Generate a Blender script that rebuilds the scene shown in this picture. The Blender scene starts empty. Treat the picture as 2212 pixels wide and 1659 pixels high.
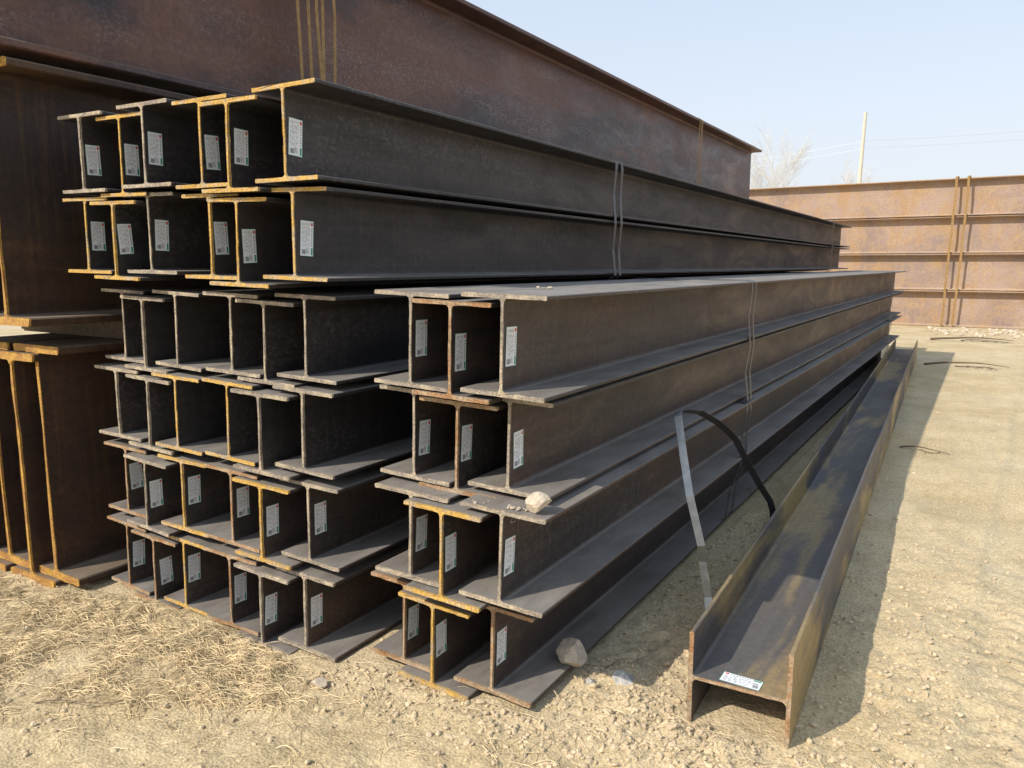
import bpy, math, random
from mathutils import Vector, noise, Matrix
random.seed(7)
scene=bpy.context.scene
CAMZ=1.75; CAMY=-2.35
SUN_EL=math.radians(39.6); 
sun_vec=Vector((-0.52,-1.09,1.0)).normalized()   # towards the sun

# ---------------------------------------------------------------- materials
def newmat(name):
    m=bpy.data.materials.new(name); m.use_nodes=True
    nt=m.node_tree
    b=nt.nodes['Principled BSDF']
    return m,nt,b
def N(nt,t,**k):
    n=nt.nodes.new(t)
    for a,v in k.items(): setattr(n,a,v)
    return n
def ramp(nt,src,stops):
    r=N(nt,'ShaderNodeValToRGB')
    e=r.color_ramp.elements
    while len(e)<len(stops): e.new(0.5)
    for i,(p,c) in enumerate(stops):
        e[i].position=p
        e[i].color=(c[0],c[1],c[2],1) if isinstance(c,(tuple,list)) else (c,c,c,1)
    nt.links.new(src,r.inputs[0]); return r.outputs[0]
def noise_tex(nt,vec,scale,detail=6,rough=.6,dist=0.,mscale=(1,1,1),loc=(0,0,0)):
    mp=N(nt,'ShaderNodeMapping'); mp.inputs['Scale'].default_value=mscale; mp.inputs['Location'].default_value=loc
    nt.links.new(vec,mp.inputs[0])
    n=N(nt,'ShaderNodeTexNoise'); n.inputs['Scale'].default_value=scale
    n.inputs['Detail'].default_value=detail; n.inputs['Roughness'].default_value=rough; n.inputs['Distortion'].default_value=dist
    nt.links.new(mp.outputs[0],n.inputs['Vector']); return n.outputs['Fac']
def mix(nt,fac,a,b,mode='MIX'):
    m=N(nt,'ShaderNodeMix',data_type='RGBA',blend_type=mode)
    for s,v in ((m.inputs[0],fac),(m.inputs[6],a),(m.inputs[7],b)):
        if hasattr(v,'links'): nt.links.new(v,s)
        elif isinstance(v,(int,float)): s.default_value=v
        else: s.default_value=(v[0],v[1],v[2],1)
    return m.outputs[2]
def math_(nt,op,a,b=0.):
    m=N(nt,'ShaderNodeMath',operation=op); m.use_clamp=(op!='SUBTRACT')
    for s,v in ((m.inputs[0],a),(m.inputs[1],b)):
        if hasattr(v,'links'): nt.links.new(v,s)
        else: s.default_value=v
    return m.outputs[0]

def steel(name,dark,brown,patch,patch_amt=.5,dust=(.30,.275,.245),dust_amt=.85,rough=.46,metal=.2,bump=.25,stretch=.22,big=1.3,speck=.4,speckcol=(.15,.13,.125),streak=.10,runs=.3,patch2=None,p2=(.48,.58)):
    m,nt,b=newmat(name)
    g=N(nt,'ShaderNodeNewGeometry'); pos=g.outputs['Position']
    n1=noise_tex(nt,pos,big,7,.62,.5,(1,stretch,1.3))
    c=mix(nt,ramp(nt,n1,[(.41,0.),(.59,1.)]),dark,brown)
    n2=noise_tex(nt,pos,2.4,8,.72,.6,(1,.45,1.5),(3,7,1))
    c=mix(nt,ramp(nt,n2,[(.70-.3*patch_amt,0.),(.90-.3*patch_amt,.8)]),c,patch)
    if patch2:
        n6=noise_tex(nt,pos,1.1,7,.6,.4,(2.2,.35,1.2),(21,4,8))
        c=mix(nt,ramp(nt,n6,[(p2[0],0.),(p2[1],.85)]),c,patch2)
    n3=noise_tex(nt,pos,1.0,4,.6,0,(8,30,1.3),(1,2,3))
    c=mix(nt,math_(nt,'MULTIPLY',ramp(nt,n3,[(.5,0.),(.75,1.)]),runs),c,patch)
    ns=noise_tex(nt,pos,62,5,.75,0,(1,.6,1),(2,2,8)); nc=noise_tex(nt,pos,1.7,5,.6,.3,(1,.4,1.6),(12,4,2))
    sp=math_(nt,'MULTIPLY',ramp(nt,ns,[(.51,0.),(.60,1.)]),ramp(nt,nc,[(.45,0.),(.62,speck)]))
    c=mix(nt,sp,c,speckcol)
    n4=noise_tex(nt,pos,30,6,.78)
    c=mix(nt,1.0,c,ramp(nt,n4,[(.3,.66),(.72,1.30)]),'MULTIPLY')
    n5=noise_tex(nt,pos,1.0,3,.6,0,(30,.4,30),(5,2,1))
    c=mix(nt,1.0,c,ramp(nt,n5,[(.35,1-streak),(.65,1+streak)]),'MULTIPLY')
    sep=N(nt,'ShaderNodeSeparateXYZ'); nt.links.new(g.outputs['Normal'],sep.inputs[0])
    up=ramp(nt,sep.outputs[2],[(.45,0.),(.9,1.)])
    nd=noise_tex(nt,pos,6,8,.72,.3,(1,.4,1),(9,9,9))
    fac=math_(nt,'MULTIPLY',up,ramp(nt,nd,[(.3,dust_amt*.45),(.62,dust_amt)]))
    c=mix(nt,fac,c,dust)
    nt.links.new(c,b.inputs['Base Color'])
    b.inputs['Metallic'].default_value=metal
    r=ramp(nt,n2,[(.3,rough-.1),(.7,rough+.22)])
    rr=mix(nt,fac,r,(.9,.9,.9)); nt.links.new(rr,b.inputs['Roughness'])
    bp=N(nt,'ShaderNodeBump'); bp.inputs['Strength'].default_value=bump; bp.inputs['Distance'].default_value=.004
    nt.links.new(ns,bp.inputs['Height']); nt.links.new(bp.outputs[0],b.inputs['Normal'])
    return m
def endmat(name,a,bcol,t0=.42,t1=.6):
    m,nt,b=newmat(name)
    g=N(nt,'ShaderNodeNewGeometry'); pos=g.outputs['Position']
    c=mix(nt,ramp(nt,noise_tex(nt,pos,9,7,.75),[(t0,0.),(t1,1.)]),a,bcol)
    c=mix(nt,1.0,c,ramp(nt,noise_tex(nt,pos,110,4,.7),[(.3,.45),(.7,1.4)]),'MULTIPLY')
    nt.links.new(c,b.inputs['Base Color']); b.inputs['Roughness'].default_value=.75
    bp=N(nt,'ShaderNodeBump'); bp.inputs['Strength'].default_value=.6; bp.inputs['Distance'].default_value=.004
    nt.links.new(noise_tex(nt,pos,140,4,.7),bp.inputs['Height']); nt.links.new(bp.outputs[0],b.inputs['Normal'])
    return m
def plain(name,col,rough=.7,metal=0.,var=.25,scale=25):
    m,nt,b=newmat(name)
    g=N(nt,'ShaderNodeNewGeometry')
    c=mix(nt,1.0,col,ramp(nt,noise_tex(nt,g.outputs['Position'],scale,5,.65),[(.3,1-var),(.7,1+var)]),'MULTIPLY')
    nt.links.new(c,b.inputs['Base Color']); b.inputs['Roughness'].default_value=rough; b.inputs['Metallic'].default_value=metal
    return m

M_blk=steel('mill_scale_dark_steel',(.025,.024,.026),(.044,.036,.034),(.080,.055,.046),.32,speck=.55,speckcol=(.115,.105,.10))
M_brn=steel('mill_scale_brown_steel',(.036,.032,.031),(.076,.055,.046),(.125,.078,.052),.5,patch2=(.105,.060,.038),p2=(.50,.66),speck=.45,speckcol=(.14,.12,.11))
M_big=steel('rusty_sheen_girder_steel',(.034,.024,.024),(.115,.052,.036),(.21,.165,.165),.52,dust=(.24,.19,.14),rough=.38,big=.5,stretch=.4,speck=.6,speckcol=(.24,.19,.18),streak=.02,runs=.1,patch2=(.15,.065,.036),p2=(.50,.62))  # rust tones; the purple-grey patch colour paints in a sheen
M_bigL=steel('orange_rust_steel',(.034,.021,.016),(.062,.033,.020),(.14,.072,.022),.40,dust=(.27,.21,.15),rough=.55,streak=.03,runs=.4,speck=.1,patch2=(.105,.052,.018),p2=(.50,.66))
M_lie=steel('weathered_beam_steel',(.080,.080,.086),(.10,.084,.075),(.20,.14,.08),.50,dust=(.20,.185,.16),dust_amt=.30,stretch=.3,big=2.0,runs=.05,patch2=(.40,.28,.11),p2=(.46,.54))
M_rear=steel('hazed_rear_stack_steel',(.26,.185,.155),(.37,.265,.215),(.43,.29,.15),.75,dust=(.48,.36,.22),rough=.65,metal=.0,stretch=1,big=.5,streak=.03,speck=.4,speckcol=(.40,.34,.30),patch2=(.38,.235,.12),p2=(.47,.62),runs=.5)  # rust and dust tones, lightened to paint distance haze into the steel
M_endY=endmat('yellow_rust_cut_end',(.52,.32,.075),(.40,.31,.20),.48,.60)
M_endG=endmat('grey_sheared_end',(.25,.21,.17),(.44,.36,.25))
M_endR=endmat('brown_sheared_end',(.32,.17,.075),(.38,.29,.19))
M_endB=endmat('ochre_girder_end',(.48,.27,.05),(.34,.165,.045))
M_white=plain('label_white',(.80,.82,.84),.45,0,.05)
M_green=plain('label_green',(.03,.28,.18),.45)
M_ink=plain('label_ink',(.26,.27,.29),.5)
M_red=plain('label_red',(.60,.07,.05),.45)
M_chalk=plain('chalk',(.55,.54,.52),.9)
M_band=plain('steel_band_galvanised',(.085,.088,.098),.40,.45,.2)
M_bandlit=plain('loose_band_lit_leg',(.30,.33,.36),.35,.7,.2)  # lit leg of the loose band, brightness put into the colour
M_bandshade=plain('loose_band_shaded_leg',(.035,.037,.042),.4,.3,.2)  # dark copy for the same band's other leg, shade put into the colour
M_bandY=plain('rusty_band',(.30,.18,.065),.7,.1,.3)

# ---------------------------------------------------------------- helpers
def mkobj(name,verts,faces,mats,mi=None,smooth=False):
    me=bpy.data.meshes.new(name); me.from_pydata(verts,[],faces); 
    for m in mats: me.materials.append(m)
    if mi: me.polygons.foreach_set('material_index',mi)
    if smooth: me.polygons.foreach_set('use_smooth',[True]*len(faces))
    me.update()
    o=bpy.data.objects.new(name,me); scene.collection.objects.link(o); return o

def profile(H,W,tf,tw,r):
    pts=[]
    w=W/2; t=tw/2; e=tf*.18
    def line(a,b,n):
        for i in range(n): 
            k=i/n; pts.append((a[0]+(b[0]-a[0])*k,a[1]+(b[1]-a[1])*k))
    def fil(cx,cz,a0,a1,n=5):
        for i in range(n):
            a=math.radians(a0+(a1-a0)*i/n); pts.append((cx+r*math.cos(a),cz+r*math.sin(a)))
    line((-w+e,0),(w-e,0),14); line((w-e,0),(w,e),1); line((w,e),(w,tf-e),1); line((w,tf-e),(w-e,tf),1)
    line((w-e,tf),(t+r,tf),7); fil(t+r,tf+r,270,180)
    line((t,tf+r),(t,H-tf-r),12); fil(t+r,H-tf-r,180,90)
    line((t+r,H-tf),(w-e,H-tf),7); line((w-e,H-tf),(w,H-tf+e),1); line((w,H-tf+e),(w,H-e),1); line((w,H-e),(w-e,H),1)
    line((w-e,H),(-w+e,H),14); line((-w+e,H),(-w,H-e),1); line((-w,H-e),(-w,H-tf+e),1); line((-w,H-tf+e),(-w+e,H-tf),1)
    line((-w+e,H-tf),(-t-r,H-tf),7); fil(-t-r,H-tf-r,90,0)
    line((-t,H-tf-r),(-t,tf+r),12); fil(-t-r,tf+r,0,-90)
    line((-t-r,tf),(-w+e,tf),7); line((-w+e,tf),(-w,tf-e),1); line((-w,tf-e),(-w,e),1); line((-w,e),(-w+e,0),1)
    return pts

class MB:
    def __init__(s): s.v=[];s.f=[];s.m=[]
    def quad(s,a,b,c,d,m): 
        n=len(s.v); s.v+= [a,b,c,d]; s.f.append((n,n+1,n+2,n+3)); s.m.append(m)

def add_beam_geo(mb,H,W,tf,tw,r,L,rag=.0035,x0=0,y0=0,z0=0,m_side=0,m_end=1):
    pr=profile(H,W,tf,tw,r); n=len(pr); sd=random.random()*50
    skew=random.uniform(-.03,.03)
    ys=[0,.004,.011,.4,L*.25,L*.5,L*.75,L-.01,L]
    rings=[]; second=random.random()<.3
    for k,y in enumerate(ys):
        ring=[]
        for (x,z) in pr:
            j=0; dx=dz=0
            if k<=2:
                nv=noise.noise(Vector((x*22+sd,z*22,sd)))+.8*noise.noise(Vector((x*80+sd,z*80,sd)))
                j=nv*rag+skew*x
                if k==0:
                    dz=noise.noise(Vector((x*60,z*60,sd+9)))*.0013; dx=noise.noise(Vector((x*60,z*60,sd+19)))*.0015
                    j-= .001
            ring.append(len(mb.v)); mb.v.append((x0+x+dx,y0+y+j,z0+z+dz))
        rings.append(ring)
    for k in range(len(ys)-1):
        A,B=rings[k],rings[k+1]
        for i in range(n):
            i2=(i+1)%n
            mb.f.append((A[i],A[i2],B[i2],B[i])); mb.m.append(m_end if k<=(1 if second else 0) else m_side)
    mb.f.append(tuple(reversed(rings[0]))); mb.m.append(m_end)
    mb.f.append(tuple(rings[-1])); mb.m.append(m_end)

def add_label(mb,x,yc,zc,w=.074,h=.148,tilt=0.,mi=(2,3,4,5)):
    ct,st=math.cos(tilt),math.sin(tilt)
    def R(a0,b0,a1,b1,lvl,m):
        q=[]
        for a,b in ((a0,b0),(a1,b0),(a1,b1),(a0,b1)):
            dy=(a-.5)*w; dz=(b-.5)*h
            q.append((x+.0008*(lvl+1.5),yc+dy*ct-dz*st,zc+dy*st+dz*ct))
        mb.quad(*q,m)
    W_,G_,I_,R_=mi
    R(0,0,1,1,0,W_)
    R(.0,.0,.018,1,1,G_);R(.982,.0,1,1,1,G_);R(.018,0,.982,.010,1,G_);R(.018,.99,.982,1,1,G_)
    R(.82,.04,.94,.24,1,G_)
    R(.80,.86,.93,.95,1,R_)
    b=.82
    while b>.30:
        l=random.uniform(.035,.06); R(.82,b-l,.91,b-l*.35,1,I_); b-=l+.018
    for i in range(6):
        a=.12+i*.105
        R(a-.010,.06,a-.005,.95,1,I_)
        b=.93
        while b>.30:
            l=random.uniform(.03,.10); R(a+.024,max(b-l,.28),a+.050,b,1,I_); b-=l+random.uniform(.03,.09)
    R(.14,.06,.40,.19,2,I_)
    R(.47,.08,.51,.25,1,I_);R(.58,.08,.62,.22,1,I_)

BH,BW,TF,TW=.378,.37,.0165,.0115
def beam(x,y,z,roll=.03,mat=M_blk,end=M_endG,label=None,L=13.6,chalk=False,yaw=0.):
    mb=MB(); add_beam_geo(mb,BH,BW,TF,TW,.017,L)
    if label is not None:
        add_label(mb,TW/2,label[0],label[1],tilt=label[2])
    if chalk:
        st=[[(.0,.9),(.25,1),(.4,.8),(0,0),(.45,.05)],[(.95,1),(.6,.95),(.6,.6),(.95,.5),(.85,.05),(.55,0)],[(1.2,1),(1.1,.4),(1.6,.4)],[(1.5,.9),(1.4,0)]]
        X=TW/2+.0015
        for s in st:
            for (a,b) in zip(s[:-1],s[1:]):
                ya,za=.055+a[0]*.04,.315+a[1]*.03-a[0]*.006; yb,zb=.055+b[0]*.04,.315+b[1]*.03-b[0]*.006
                d=Vector((0,yb-ya,zb-za)).normalized(); q=Vector((0,-d.z,d.y))*.0012
                mb.quad((X,ya-q.y,za-q.z),(X,yb-q.y,zb-q.z),(X,yb+q.y,zb+q.z),(X,ya+q.y,za+q.z),6)
    o=mkobj('steel_h_beam',mb.v,mb.f,[mat,end,M_white,M_green,M_ink,M_red,M_chalk],mb.m)
    o.location=(x,y,z); o.rotation_euler=(0,roll,yaw); return o

rows={
 'U':(2.086,-.09,[-3.88,-3.585,-3.365,-2.97,-2.77,-2.455],.18,[M_endG,M_endY,M_endG,M_endY,M_endY,M_endY],M_blk),
 'V':(1.688,-.08,[-3.94,-3.66,-3.425,-2.99,-2.785,-2.475],.19,[M_endY,M_endY,M_endG,M_endY,M_endY,M_endY],M_blk),
 'A':(1.245,.03,[-3.895,-3.645,-3.40,-2.99,-2.77,-2.54],None,[M_endG]*6,M_blk),
 'B':(.834,.0,[-3.92,-3.64,-3.39,-3.01,-2.77,-2.54],None,[M_endG,M_endG,M_endY,M_endY,M_endG,M_endG],M_blk),
 'C':(.405,.0,[-3.92,-3.67,-3.41,-3.03,-2.80,-2.54],.20,[M_endR,M_endG,M_endY,M_endR,M_endY,M_endG],M_brn),
 'D':(-.028,.0,[-3.95,-3.70,-3.45,-3.07,-2.83,-2.575],.19,[M_endR,M_endR,M_endY,M_endR,M_endG,M_endG],M_brn),
 'E':(1.270,.02,[-1.93,-1.735,-1.495],.20,[M_endG,M_endR,M_endG],M_brn),
 'F':(.873,.09,[-1.965,-1.755,-1.53],.19,[M_endG,M_endR,M_endG],M_brn),
 'G':(.472,-.03,[-1.93,-1.74,-1.485],.19,[M_endG,M_endY,M_endG],M_brn),
 'H':(.028,.07,[-2.05,-1.855,-1.59],.19,[M_endR,M_endY,M_endR],M_brn)}
for k,(z,y,xs,lab,ends,mat) in rows.items():
    for i,x in enumerate(xs):
        low=(i%3==1)
        lb=None
        if lab: lb=(.058+random.uniform(-.006,.01),lab+random.uniform(-.025,.02),random.uniform(-.06,.06))
        beam(x,y+random.uniform(-.025,.025)-(.02 if low else 0),z-(.030 if low else 0)+(.022 if (k in 'UV' and i<3) else 0),
             roll={'U':.018,'V':.022}.get(k,.03)+random.uniform(-.007,.007),mat=mat,end=ends[i],label=lb,
             L=13.7+random.uniform(-.15,.15) - (.4 if k in 'CDGH' else 0),chalk=(k=='G' and i==2))

# lying beam
mb=MB(); add_beam_geo(mb,BH,BW,TF,TW,.017,13.4)
add_label(mb,TW/2,.052,.19,w=.07,h=.15,tilt=-.06)
o=mkobj('steel_h_beam',mb.v,mb.f,[M_lie,M_endR,M_white,M_green,M_ink,M_red],mb.m)
o.location=(-.483,.365,.188); o.rotation_euler=(0,-math.pi/2,math.radians(2.3))

# big girders
def girder(x,y,z,L,mat,end=M_endB,H=1.34,W=.45,rotz=0.):
    mb=MB(); add_beam_geo(mb,H,W,.042,.022,.03,L,rag=.006)
    o=mkobj('large_i_girder',mb.v,mb.f,[mat,end],mb.m); o.location=(x,y,z); o.rotation_euler=(0,0,rotz); return o
for x,y,dz in [(-4.40,-.15,-.02),(-4.60,-.19,-.067),(-4.90,-.16,-.02),(-5.1,-.2,-.067)]: girder(x,y,dz,14.3,M_bigL)
for x,y,dz in [(-4.36,-.30,1.44),(-4.82,-.33,1.44),(-5.28,-.3,1.44)]: girder(x,y,dz,14.4,M_bigL,H=1.31)
for x,y,dz in [(-4.36,-.62,2.80),(-4.82,-.7,2.80),(-5.28,-.6,2.80)]: girder(x,y,dz,14.75,M_big,H=1.27)
M_wood=plain('timber',(.20,.15,.10),.85,0,.35,30)
def box(name,c,s,mat,rot=0):
    import bmesh
    e=min(s)*.12
    bm=bmesh.new(); bmesh.ops.create_cube(bm,size=1)
    for v in bm.verts: v.co=Vector((v.co.x*s[0],v.co.y*s[1],v.co.z*s[2]))
    bmesh.ops.bevel(bm,geom=list(bm.edges),offset=e,segments=2,affect='EDGES')
    me=bpy.data.meshes.new(name); bm.to_mesh(me); bm.free(); me.materials.append(mat)
    o=bpy.data.objects.new(name,me); scene.collection.objects.link(o); o.location=c; o.rotation_euler=(0,0,rot); return o
for yy in (.35,4.5,9.,13.): box('timber_bearer',(-4.75,yy,1.380),(1.35,.14,.115),M_wood)

# rear stack (across the yard)
rs=bpy.data.objects.new('girder_stack',None); scene.collection.objects.link(rs)
rs.location=(-1.0,23.2,0); rs.rotation_euler=(0,0,math.radians(-.6))
mb=MB()
for r_ in range(4):
    for c_ in range(3):
        add_beam_geo(mb,1.03,.46,.034,.02,.03,27,rag=.006,x0=c_*.48+random.uniform(-.03,.03),y0=random.uniform(-.3,.3),z0=r_*1.045)
o=mkobj('stacked_girders',mb.v,mb.f,[M_rear,M_endB],mb.m); o.rotation_euler=(0,0,-math.pi/2); o.location=(-14,1.1,0); o.parent=rs

# ---------------------------------------------------------------- bands
def ribbon(name,pts,w,widthdir,mat,th=.0012):
    vs=[];fs=[]; P=[Vector(p) for p in pts]; n=len(P)
    for i,p in enumerate(P):
        t=(P[min(i+1,n-1)]-P[max(i-1,0)]).normalized()
        wd=widthdir[i] if isinstance(widthdir,list) else Vector(widthdir)
        wd=(wd-t*wd.dot(t)).normalized()
        nn=t.cross(wd).normalized()
        for a,b in ((-1,-1),(1,-1),(1,1),(-1,1)): vs.append(p+wd*(w/2*a)+nn*(th*b))
    for i in range(n-1):
        for j in range(4):
            a=i*4+j; b=i*4+(j+1)%4; fs.append((a,b,b+4,a+4))
    fs.append((3,2,1,0)); fs.append((4*n-4,4*n-3,4*n-2,4*n-1))
    return mkobj(name,vs,fs,mat if isinstance(mat,list) else [mat])
def ring(name,x0,x1,z0,z1,y,mat,w=.036,off=.012,skew=.0,dz=0.012,x1b=None):
    if x1b is None: x1b=x1
    xm=lambda k:x1+(x1b-x1)*k
    xs=[(x0-off,z0+.03),(x0-off,z1-.02),(x0+.02,z1+off*.6+dz),(x0+(x1-x0)*.5,z1+off*.6+.002),(x1-.02,z1+off*.6-dz*.4),(x1+off*.7,z1-dz-.004),
        (x1+off,z1-dz-.05),(xm(.1)+off*.8-.014,z1-(z1-z0)*.28),(xm(.2)+off,z1-(z1-z0)*.53),(xm(.6)+off*.7-.018,z1-(z1-z0)*.75),(x1b+off,z0+.02-dz),(x1b-.03,z0-off-dz*.6),(x0+.03,z0-off+dz*.4),(x0-off,z0+.03)]
    pts=[(x,y+skew*(i/13.-.5)+random.uniform(-.011,.011),z) for i,(x,z) in enumerate(xs)]
    return ribbon(name,pts,w,(0,1,0),mat)
def rr(k,i): return rows[k][2][i]
hw=BW/2
for yy in (2.72,11.5):
    for d_ in (0,.11):
        y=yy+d_+random.uniform(-.01,.01)
        ring('steel_strapping_band',rr('U',3)-hw,max(rr('U',5),rr('V',5))+hw,rows['V'][0]-.026,rows['U'][0]+BH,y,M_band,skew=random.uniform(-.09,.09),dz=.004)
        ring('steel_strapping_band',rr('F',0)-hw,rr('E',2)+hw,rows['F'][0]-.026,rows['E'][0]+BH,y+.03,M_band,skew=random.uniform(-.08,.08),dz=.005)
        ring('steel_strapping_band',rr('H',0)-hw,rr('G',2)+hw,rows['H'][0]+.01,rows['G'][0]+BH,y+.0,M_band,skew=random.uniform(-.14,.14),dz=.005,x1b=rr('H',2)+hw)
        ring('steel_strapping_band',rr('A',3)-hw,rr('A',5)+hw,rows['B'][0]-.026,rows['A'][0]+BH,y+.05,M_band,dz=.005)
for yy,n_ in ((1.62,5),(10.1,3)):
    for i in range(n_):
        y=yy+i*.075+random.uniform(-.03,.03); xr=-4.36+.225
        pts=[(-4.62,y,4.082),(xr-.02,y,4.082),(xr+.012,y+.01,4.06),(xr+.01+random.uniform(-.01,0.0),y+random.uniform(-.05,.05),3.5),(xr+.012,y+random.uniform(-.02,.02),2.9),(xr+.012,y,2.80),(xr-.01,y,2.785)]
        ribbon('rusty_strapping_band',pts,.028,(0,1,0),M_bandY)
pts=[(-.97,.98,.03),(-.985,1.02,.13),(-1.0,1.04,.21),(-1.035,1.045,.377),(-1.03,1.00,.47),(-1.1,1.02,.694),(-1.15,1.06,.87),(-1.2,1.11,1.045),(-1.205,1.13,1.062),(-1.195,1.20,1.055),(-1.18,1.38,1.02),(-1.15,1.60,.93),(-1.12,1.71,.86),(-1.10,1.775,.81),(-1.06,1.86,.68),(-1.01,1.98,.52),(-.972,2.09,.40),(-.965,2.14,.33),(-.97,2.2,.2)]
wds=[]
for i in range(len(pts)):
    k=i/(len(pts)-1); wds.append(Vector((.75,.1+.5*k,.1)).lerp(Vector((.35,-.2,.5)),k))
o=ribbon('loose_steel_band',pts,.036,wds,[M_bandlit,M_bandshade])
for p in o.data.polygons:
    if p.index>=8*4: p.material_index=1  # past the bend the band switches to its painted-shade copy

for bx in (.05,.34,-9.0,-9.3,8.5,8.8):
    pts=[(bx,.4,4.215),(bx,-.12,4.215),(bx-.02,-.165,4.18)]
    for r_ in range(8): pts.append((bx-.10*(r_+1)/8+random.uniform(-.015,.015),-.17,4.18-(r_+1)*4.14/8))
    o=ribbon('band',pts,.06,(1,0,0),M_bandY,.003); o.parent=rs

# ---------------------------------------------------------------- ground
def sm(a,b,x):
    t=min(1,max(0,(x-a)/(b-a))); return t*t*(3-2*t)
def gbase(x,y):
    b=-.056+.040*sm(-2.6,-2.1,x)+.016*sm(-1.35,-1.1,x)
    return b*(1-sm(14,18,y))
def gh(x,y):
    far=sm(6,25,abs(y)+abs(x)*.5)
    v=Vector((x,y,0))
    a=noise.fractal(v*1.1,1.0,2.,3)*.026
    b=noise.fractal(v*7+Vector((9,3,1)),.9,2.,4)*.013
    c=abs(noise.noise(v*26))*.009+noise.noise(v*60)*.003
    under=0.
    if -5.2<x<-1.35 and -.05<y<13.9: under=.75
    if -1.05<x<-.42 and .4<y<13.8: under=.6
    h=(a+b+c)*(1-under)
    cl=max(0,.5+noise.noise(v*14)+.5*noise.noise(v*34))
    h+=.032*cl*math.exp(-((x+.75)**2/.14+(y-.20)**2/.025))
    h+=.032*cl*math.exp(-((x+1.2)**2/.05+(y-.85)**2/.3))
    h+=.022*cl*math.exp(-((x+.15)**2/.02+(y-1.0)**2/.6))
    h+=.014*cl*math.exp(-((y+.12)**2/.01))*sm(-4.2,-3.8,x)*(1-sm(-2.5,-2.2,x))
    h+=.014*cl*math.exp(-((y-.0)**2/.01))*sm(-2.3,-2.0,x)*(1-sm(-1.5,-1.2,x))
    h+=.16*max(0,noise.noise(v*.9+Vector((5,5,5)))+.3)*math.exp(-((y-21.3)**2)/1.2)*sm(-6,-2,x)
    # wheel tracks with worn tread bars on the haul way
    fadey=1-sm(2.0,2.7,y)
    for tx in (.12,1.5,2.9):
        u=x-tx-.05*y-.02*math.sin(y*1.3)
        if abs(u)<.5:
            env=math.exp(-(u/.13)**4)
            h-=env*(.014+.006*fadey*math.sin(y*55+abs(u)*40))
            h+=.010*math.exp(-((abs(u)-.17)/.04)**2)*(.6+cl*.5)
    if far>0: h=h*(1-far)+far*(noise.noise(v*.15)*.04)
    if 22.5<y<25.5 and -16<x<14: h=min(h,-.005)
    return gbase(x,y)+h
def axis(lo,hi,step,far0,far1,g=1.13):
    a=[]; x=lo
    while x<hi: a.append(x); x+=step
    s=step; x=hi
    while x<far1: a.append(x); s*=g; x+=s
    a.append(far1); s=step*g; x=lo-s; pre=[]
    while x>far0: pre.append(x); s*=g; x-=s
    pre.append(far0); return pre[::-1]+a
xs=axis(-5.2,1.3,.0165,-400,400); ys=axis(-1.4,2.6,.0165,-60,900,1.05)
nx,ny=len(xs),len(ys)
V=[(x,y,gh(x,y)) for y in ys for x in xs]
Fc=[(j*nx+i,j*nx+i+1,(j+1)*nx+i+1,(j+1)*nx+i) for j in range(ny-1) for i in range(nx-1)]
m,nt,b=newmat('sandy_gravel_soil')
g=N(nt,'ShaderNodeNewGeometry'); pos=g.outputs['Position']
c=mix(nt,ramp(nt,noise_tex(nt,pos,1.4,8,.65,.3),[(.35,0.),(.66,1.)]),(.49,.38,.215),(.62,.50,.31))
c=mix(nt,ramp(nt,noise_tex(nt,pos,.5,5,.6,.2),[(.45,0.),(.7,.5)]),c,(.62,.53,.38))
c=mix(nt,ramp(nt,noise_tex(nt,pos,3.5,6,.7,.4,(1,1,1),(4,4,0)),[(.52,0.),(.68,.45)]),c,(.39,.30,.18))
vo=N(nt,'ShaderNodeTexVoronoi'); vo.inputs['Scale'].default_value=75; nt.links.new(pos,vo.inputs['Vector'])
c=mix(nt,.3,c,mix(nt,1.0,c,ramp(nt,vo.outputs['Color'],[(0.,.5),(1.,1.5)]),'MULTIPLY'))
c=mix(nt,1.0,c,ramp(nt,noise_tex(nt,pos,55,6,.8),[(.28,.62),(.7,1.25)]),'MULTIPLY')
nt.links.new(c,b.inputs['Base Color']); b.inputs['Roughness'].default_value=.95; b.inputs['Specular IOR Level'].default_value=.15
bp=N(nt,'ShaderNodeBump'); bp.inputs['Strength'].default_value=.8; bp.inputs['Distance'].default_value=.010
hsum=mix(nt,.5,noise_tex(nt,pos,70,7,.75),vo.outputs['Distance'])
nt.links.new(hsum,bp.inputs['Height']); nt.links.new(bp.outputs[0],b.inputs['Normal'])
mkobj('ground',V,Fc,[m],None,True)

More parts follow.
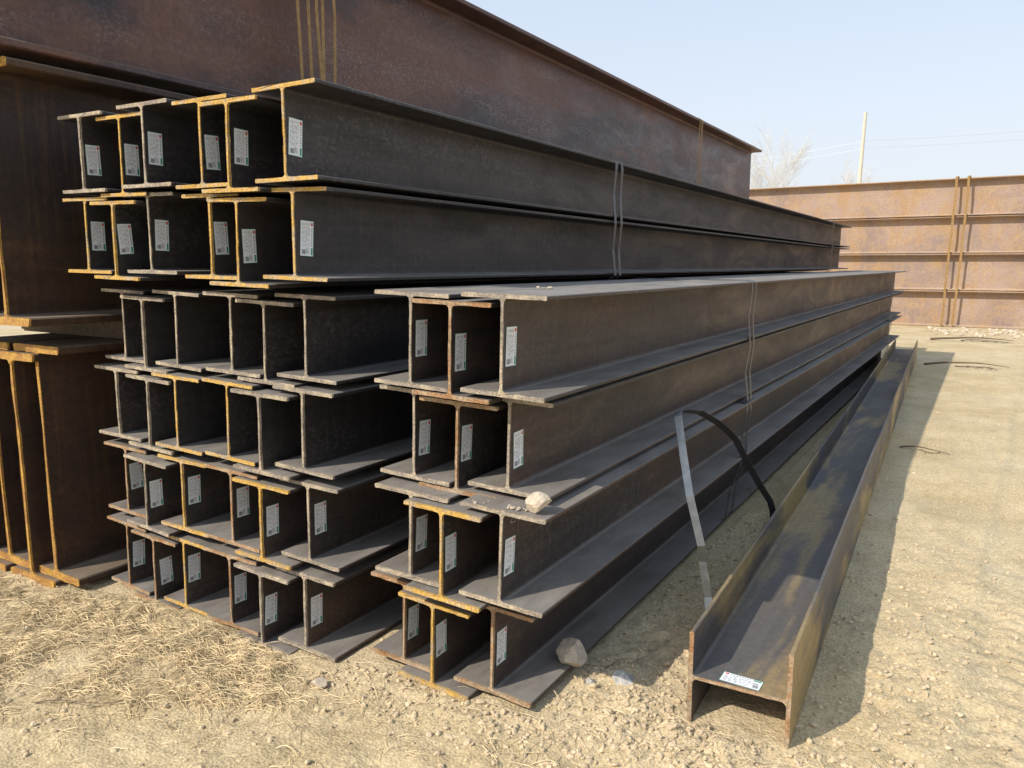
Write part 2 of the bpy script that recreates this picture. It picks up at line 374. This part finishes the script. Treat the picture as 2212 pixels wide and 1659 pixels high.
def ico(sub):
    import bmesh
    bm=bmesh.new(); bmesh.ops.create_icosphere(bm,subdivisions=sub,radius=1)
    v=[x.co.copy() for x in bm.verts]; f=[tuple(y.index for y in x.verts) for x in bm.faces]; bm.free(); return v,f
i1=ico(1); i3=ico(4)
M_peb=plain('gravel_stone',(.54,.43,.28),.95,0,.35,18)
M_peb2=plain('gravel_rubble',(.52,.44,.33),.95,0,.35,9)
M_rock=plain('concrete_rubble',(.50,.42,.32),.95,0,.25,40)
def occupied(x,y):
    if -5.3<x<-3.75 and y>-.16: return True
    if -4.15<x<-2.36 and y>-.04: return True
    if -2.25<x<-1.38 and y>.06: return True
    cx=-.675-.04*(y-.36)
    if abs(x-cx)<.22 and y>.34: return True
    return False
def scatter(name,n,sampler,size,mat):
    V=[];F_=[]; k=0;tries=0
    while k<n and tries<n*6:
        tries+=1
        x,y=sampler()
        if occupied(x,y): continue
        r=size(); z=gh(x,y)
        R=Matrix.Rotation(random.random()*6.3,3,Vector((random.uniform(-1,1),random.uniform(-1,1),random.uniform(-1,1))).normalized())
        sx,sy,sz=random.uniform(.7,1.3),random.uniform(.6,1.2),random.uniform(.45,.9); o=len(V)
        for v in i1[0]:
            q=R@Vector((v.x*sx,v.y*sy,v.z*sz))*r*random.uniform(.82,1.12)
            V.append((x+q.x,y+q.y,z+q.z*.8+r*.2))
        for f in i1[1]: F_.append(tuple(a+o for a in f))
        k+=1
    return mkobj(name,V,F_,[mat])
def psize(a,b,p=3): return lambda: a+(b-a)*random.random()**p
def mixs():
    q=random.random()
    if q<.42: return random.uniform(-4.8,1.2),random.uniform(-1.5,3)
    if q<.64: return random.gauss(-.75,.35),random.gauss(.15,.22)
    if q<.78: return random.gauss(-1.15,.18),random.uniform(.2,3)
    if q<.87: return random.gauss(-.1,.16),random.gauss(1.0,.8)
    if q<.94: return random.uniform(-2.4,-1.1),random.gauss(-.05,.12)
    return random.uniform(-1.3,3),random.uniform(2,9)
scatter('gravel',10500,mixs,psize(.0025,.018,3.8),M_peb)
def rear(): return random.uniform(-4,7),random.gauss(21.2,.7)
scatter('rubble',900,rear,psize(.02,.09,2.5),M_peb2)

def rock(name,c,r,sc=(1,1,1),seed=0,mat=M_rock):
    V=[];planes=[];rnd=random.Random(seed)
    for i in range(9):
        planes.append((Vector((rnd.uniform(-1,1),rnd.uniform(-1,1),rnd.uniform(-1,1))).normalized(),rnd.uniform(.55,.85)))
    for v in i3[0]:
        p=v.copy()
        for nrm,d in planes:
            dd=p.dot(nrm)
            if dd>d: p-=nrm*(dd-d)
        p*=1+.05*noise.noise(v*4+Vector((seed,0,0)))+.05*noise.noise(v*14+Vector((seed,0,0)))
        V.append((p.x*r*sc[0],p.y*r*sc[1],p.z*r*sc[2]))
    o=mkobj(name,V,i3[1],[mat],None,False); o.location=c; return o
rock('rubble_rock',(-1.415,.46,.080),.070,(1,.9,.9),3)
rock('rubble_rock',(-1.350,.03,.886),.050,(1.15,.8,.8),8)
M_grey=plain('grey_stone',(.42,.41,.39),.95,0,.3,40)
rock('grey_stone',(-1.17,.46,.025),.050,(1.1,.8,.8),5,M_grey)
rock('grey_stone',(-1.30,.40,.010),.02,(1.2,.8,.7),6,M_grey)
rock('rubble_rock',(-2.31,-.17,-.02),.035,(1.2,.8,.7),9)
V=[];F_=[]
for (cx,cy,cz,n_,sp) in ((-1.60,.50,1.652,14,.026),(-1.42,.0,.850,16,.02),(-1.60,-.02,.852,8,.025)):
    for i in range(n_):
        r=.002+.009*random.random()**2; x=cx+random.gauss(0,sp*.9); y=cy+abs(random.gauss(0,sp)); o=len(V)
        for v in i1[0]: V.append((x+v.x*r*random.uniform(.7,1.2),y+v.y*r,cz+r*.6+v.z*r*.7))
        for f in i1[1]: F_.append(tuple(a+o for a in f))
mkobj('crumbled_mortar',V,F_,[M_rock])

# straw litter
M_straw=plain('dry_straw',(.62,.49,.29),.85,0,.4,12)
V=[];F_=[]
def blade(x,y,L,w,ang,lift):
    p=Vector((x,y,gh(x,y)+random.uniform(.001,.008))); n_=5; cur=random.uniform(-1.4,1.4)
    o=len(V)
    for i in range(n_+1):
        k=i/n_; a=ang+cur*k
        if i: p=p+Vector((math.cos(a),math.sin(a),0))*L/n_
        z=gh(p.x,p.y)+.004+lift*math.sin(k*math.pi)*L
        d=Vector((-math.sin(a),math.cos(a),0))*w
        V.append((p.x-d.x,p.y-d.y,z));V.append((p.x+d.x,p.y+d.y,z));V.append((p.x,p.y,z+w*1.2))
    for i in range(n_):
        b=o+i*3
        for j in range(3): F_.append((b+j,b+(j+1)%3,b+3+(j+1)%3,b+3+j))
cl=[(-4.35,-.45,.45),(-3.9,-.3,.3),(-3.4,-.25,.25),(-3.1,-.45,.35),(-2.8,-.2,.25),(-4.6,-.5,.3),(-3.7,-.75,.35),(-2.5,-.35,.3)]
for i in range(90):
    c_=random.choice(cl[:8]); cl.append((random.gauss(c_[0],c_[2]*.8),random.gauss(c_[1],c_[2]*.4),.07))
for i in range(9000):
    if random.random()<.90:
        c_=random.choice(cl); x=random.gauss(c_[0],c_[2]*.7); y=random.gauss(c_[1],c_[2]*.38)
    else: x=random.uniform(-4.6,-1.0); y=random.uniform(-1.3,.3)
    if occupied(x,y): continue
    blade(x,y,random.uniform(.02,.14),random.uniform(.0006,.0019),random.random()*6.28,random.uniform(0,.2))
for i in range(320):
    x=random.gauss(-.55,.35);y=random.gauss(.1,.2)
    if occupied(x,y): continue
    blade(x,y,random.uniform(.03,.12),.0009,random.random()*6.28,.15)
mkobj('straw',V,F_,[M_straw])

M_twig=plain('twig_bark',(.13,.095,.065),.9)
def tube(pts,radii,seg=5):
    V=[];F_=[];P=[Vector(p) for p in pts]
    for i,p in enumerate(P):
        t=(P[min(i+1,len(P)-1)]-P[max(i-1,0)]).normalized()
        a=t.orthogonal().normalized(); b=t.cross(a)
        for j in range(seg):
            an=2*math.pi*j/seg; V.append(p+(a*math.cos(an)+b*math.sin(an))*radii[i])
    for i in range(len(P)-1):
        for j in range(seg):
            F_.append((i*seg+j,i*seg+(j+1)%seg,(i+1)*seg+(j+1)%seg,(i+1)*seg+j))
    return V,F_
def twig(x,y,ang,L,r):
    VV=[];FF=[]
    def br(x,y,ang,L,r,z0,dep):
        pts=[];rad=[];n_=8;a=ang
        for i in range(n_+1):
            k=i/n_; pts.append((x,y,gh(x,y)+z0+r+.03*math.sin(k*3)*dep*min(1,L))); rad.append(r*(1-.8*k))
            if dep>0 and i in(3,5): br(x,y,a+random.choice((-.6,.6)),L*.4,r*.5,z0,dep-1)
            a+=random.uniform(-.25,.25); x+=math.cos(a)*L/n_; y+=math.sin(a)*L/n_
        v,f=tube(pts,rad); o=len(VV); VV.extend(v); FF.extend(tuple(q+o for q in g_) for g_ in f)
    br(x,y,ang,L,r,.0,2)
    mkobj('fallen_branch',VV,FF,[M_twig])
twig(-1.05,18.3,.1,1.7,.03); twig(-.85,13.0,.05,1.3,.022); twig(-.60,5.8,0,.45,.010); twig(-3.25,-.86,.5,.4,.003); twig(-1.5,.38,2.6,.2,.002); twig(-1.3,.55,.9,.25,.002)
twig(-1.5,.5,.3,.3,.002)

# ---------------------------------------------------------------- far background
M_ftree=plain('haze_pale_bare_tree',(.66,.65,.63),.9,0,.08,.3)  # bark colour paled to stand in for haze
def tree(x,y,h,seed):
    rnd=random.Random(seed); VV=[];FF=[]
    def br(p,d,L,r,dep):
        pts=[p.copy()];rad=[r]
        for i in range(4):
            d=(d+Vector((rnd.uniform(-.13,.13),rnd.uniform(-.13,.13),rnd.uniform(0,.08)))).normalized()
            p=p+d*L/4; pts.append(p.copy()); rad.append(r*(1-.55*(i+1)/4))
            if dep>0 and i>=(0 if dep<4 else 1):
                for q in range(2 if dep>1 else 3):
                    an=rnd.random()*6.28; s=Vector((math.cos(an),math.sin(an),0))
                    br(p,(d*.85+s*rnd.uniform(.3,.5)).normalized(),L*rnd.uniform(.42,.6),r*.42,dep-1)
        v,f=tube(pts,rad,3); o=len(VV); VV.extend(v); FF.extend(tuple(q+o for q in g_) for g_ in f)
    br(Vector((0,0,-.2)),Vector((0,0,1)),h*.62,h*.011,4)
    o=mkobj('bare_tree',VV,FF,[M_ftree]); o.location=(x,y,0)
tree(-20.5,90,15.5,1); tree(-24,93,14,2); tree(-16.5,95,13,5); tree(-29,96,15,7); tree(-12,100,8,4)
M_pole=plain('concrete_pole',(.60,.54,.44),.85,0,.1,2)
v,f=tube([(-8.75,60,-.3),(-8.6,60,6),(-8.45,60,12.6)],[.17,.15,.11],10); 
n0=len(v); v=[Vector(q) for q in v]
f.append(tuple(range(n0-10,n0)))
mkobj('utility_pole',v,f,[M_pole],None,False)
M_wire=plain('power_cable',(.55,.58,.62),.6)
VV=[];FF=[]
for dx,zz in ((0,10.6),(0,10.1)):
    for (x0,y0,z0),(x1,y1,z1) in (((-8.35+dx,59.9,zz),(-60,72,zz-.5)),((-8.35+dx,59.9,zz),(38,46,zz+.5))):
        pts=[];n_=24
        for i in range(n_+1):
            k=i/n_; pts.append((x0+(x1-x0)*k,y0+(y1-y0)*k,z0+(z1-z0)*k-1.0*4*k*(1-k)))
        v,f=tube(pts,[.009]*(n_+1),3); o=len(VV); VV.extend(v); FF.extend(tuple(q+o for q in g_) for g_ in f)
mkobj('power_line',VV,FF,[M_wire])

# ---------------------------------------------------------------- light
w=bpy.data.worlds.new("World"); scene.world=w; w.use_nodes=True
nt=w.node_tree; bg=nt.nodes['Background']
sky=N(nt,'ShaderNodeTexSky'); sky.sky_type='NISHITA'; sky.sun_disc=False
sky.sun_elevation=SUN_EL; sky.sun_rotation=math.radians(205.5); sky.air_density=1.0; sky.dust_density=3.0; sky.ozone_density=1.0; sky.altitude=50
tc=N(nt,'ShaderNodeTexCoord'); sz=N(nt,'ShaderNodeSeparateXYZ'); nt.links.new(tc.outputs['Generated'],sz.inputs[0])
hcol=ramp(nt,sz.outputs[2],[(.0,(.88,.88,.91)),(.18,(.82,.88,.97)),(.5,(.60,.75,.97))])
hcol=mix(nt,1.0,hcol,(9.4,9.4,9.4),'MULTIPLY')
hz=mix(nt,.65,sky.outputs[0],hcol)
nt.links.new(hz,bg.inputs['Color']); bg.inputs['Strength'].default_value=.13
sl=bpy.data.lights.new('sun','SUN'); sl.energy=4.6; sl.angle=math.radians(.7); sl.color=(1,.92,.80)
so=bpy.data.objects.new('sun',sl); scene.collection.objects.link(so)
so.rotation_euler=sun_vec.to_track_quat('Z','Y').to_euler(); so.location=(0,0,20)

cd=bpy.data.cameras.new('camera'); co=bpy.data.objects.new('camera',cd); scene.collection.objects.link(co)
cd.sensor_width=36; cd.lens=1661/2212*36; cd.clip_end=2000; cd.clip_start=.05
co.location=(0,CAMY,CAMZ)
pit=math.atan(256.5/1661)
co.rotation_euler=(math.pi/2-pit,0,math.radians(31.53))
scene.camera=co
scene.view_settings.view_transform='Standard'; scene.view_settings.look='None'; scene.view_settings.exposure=0
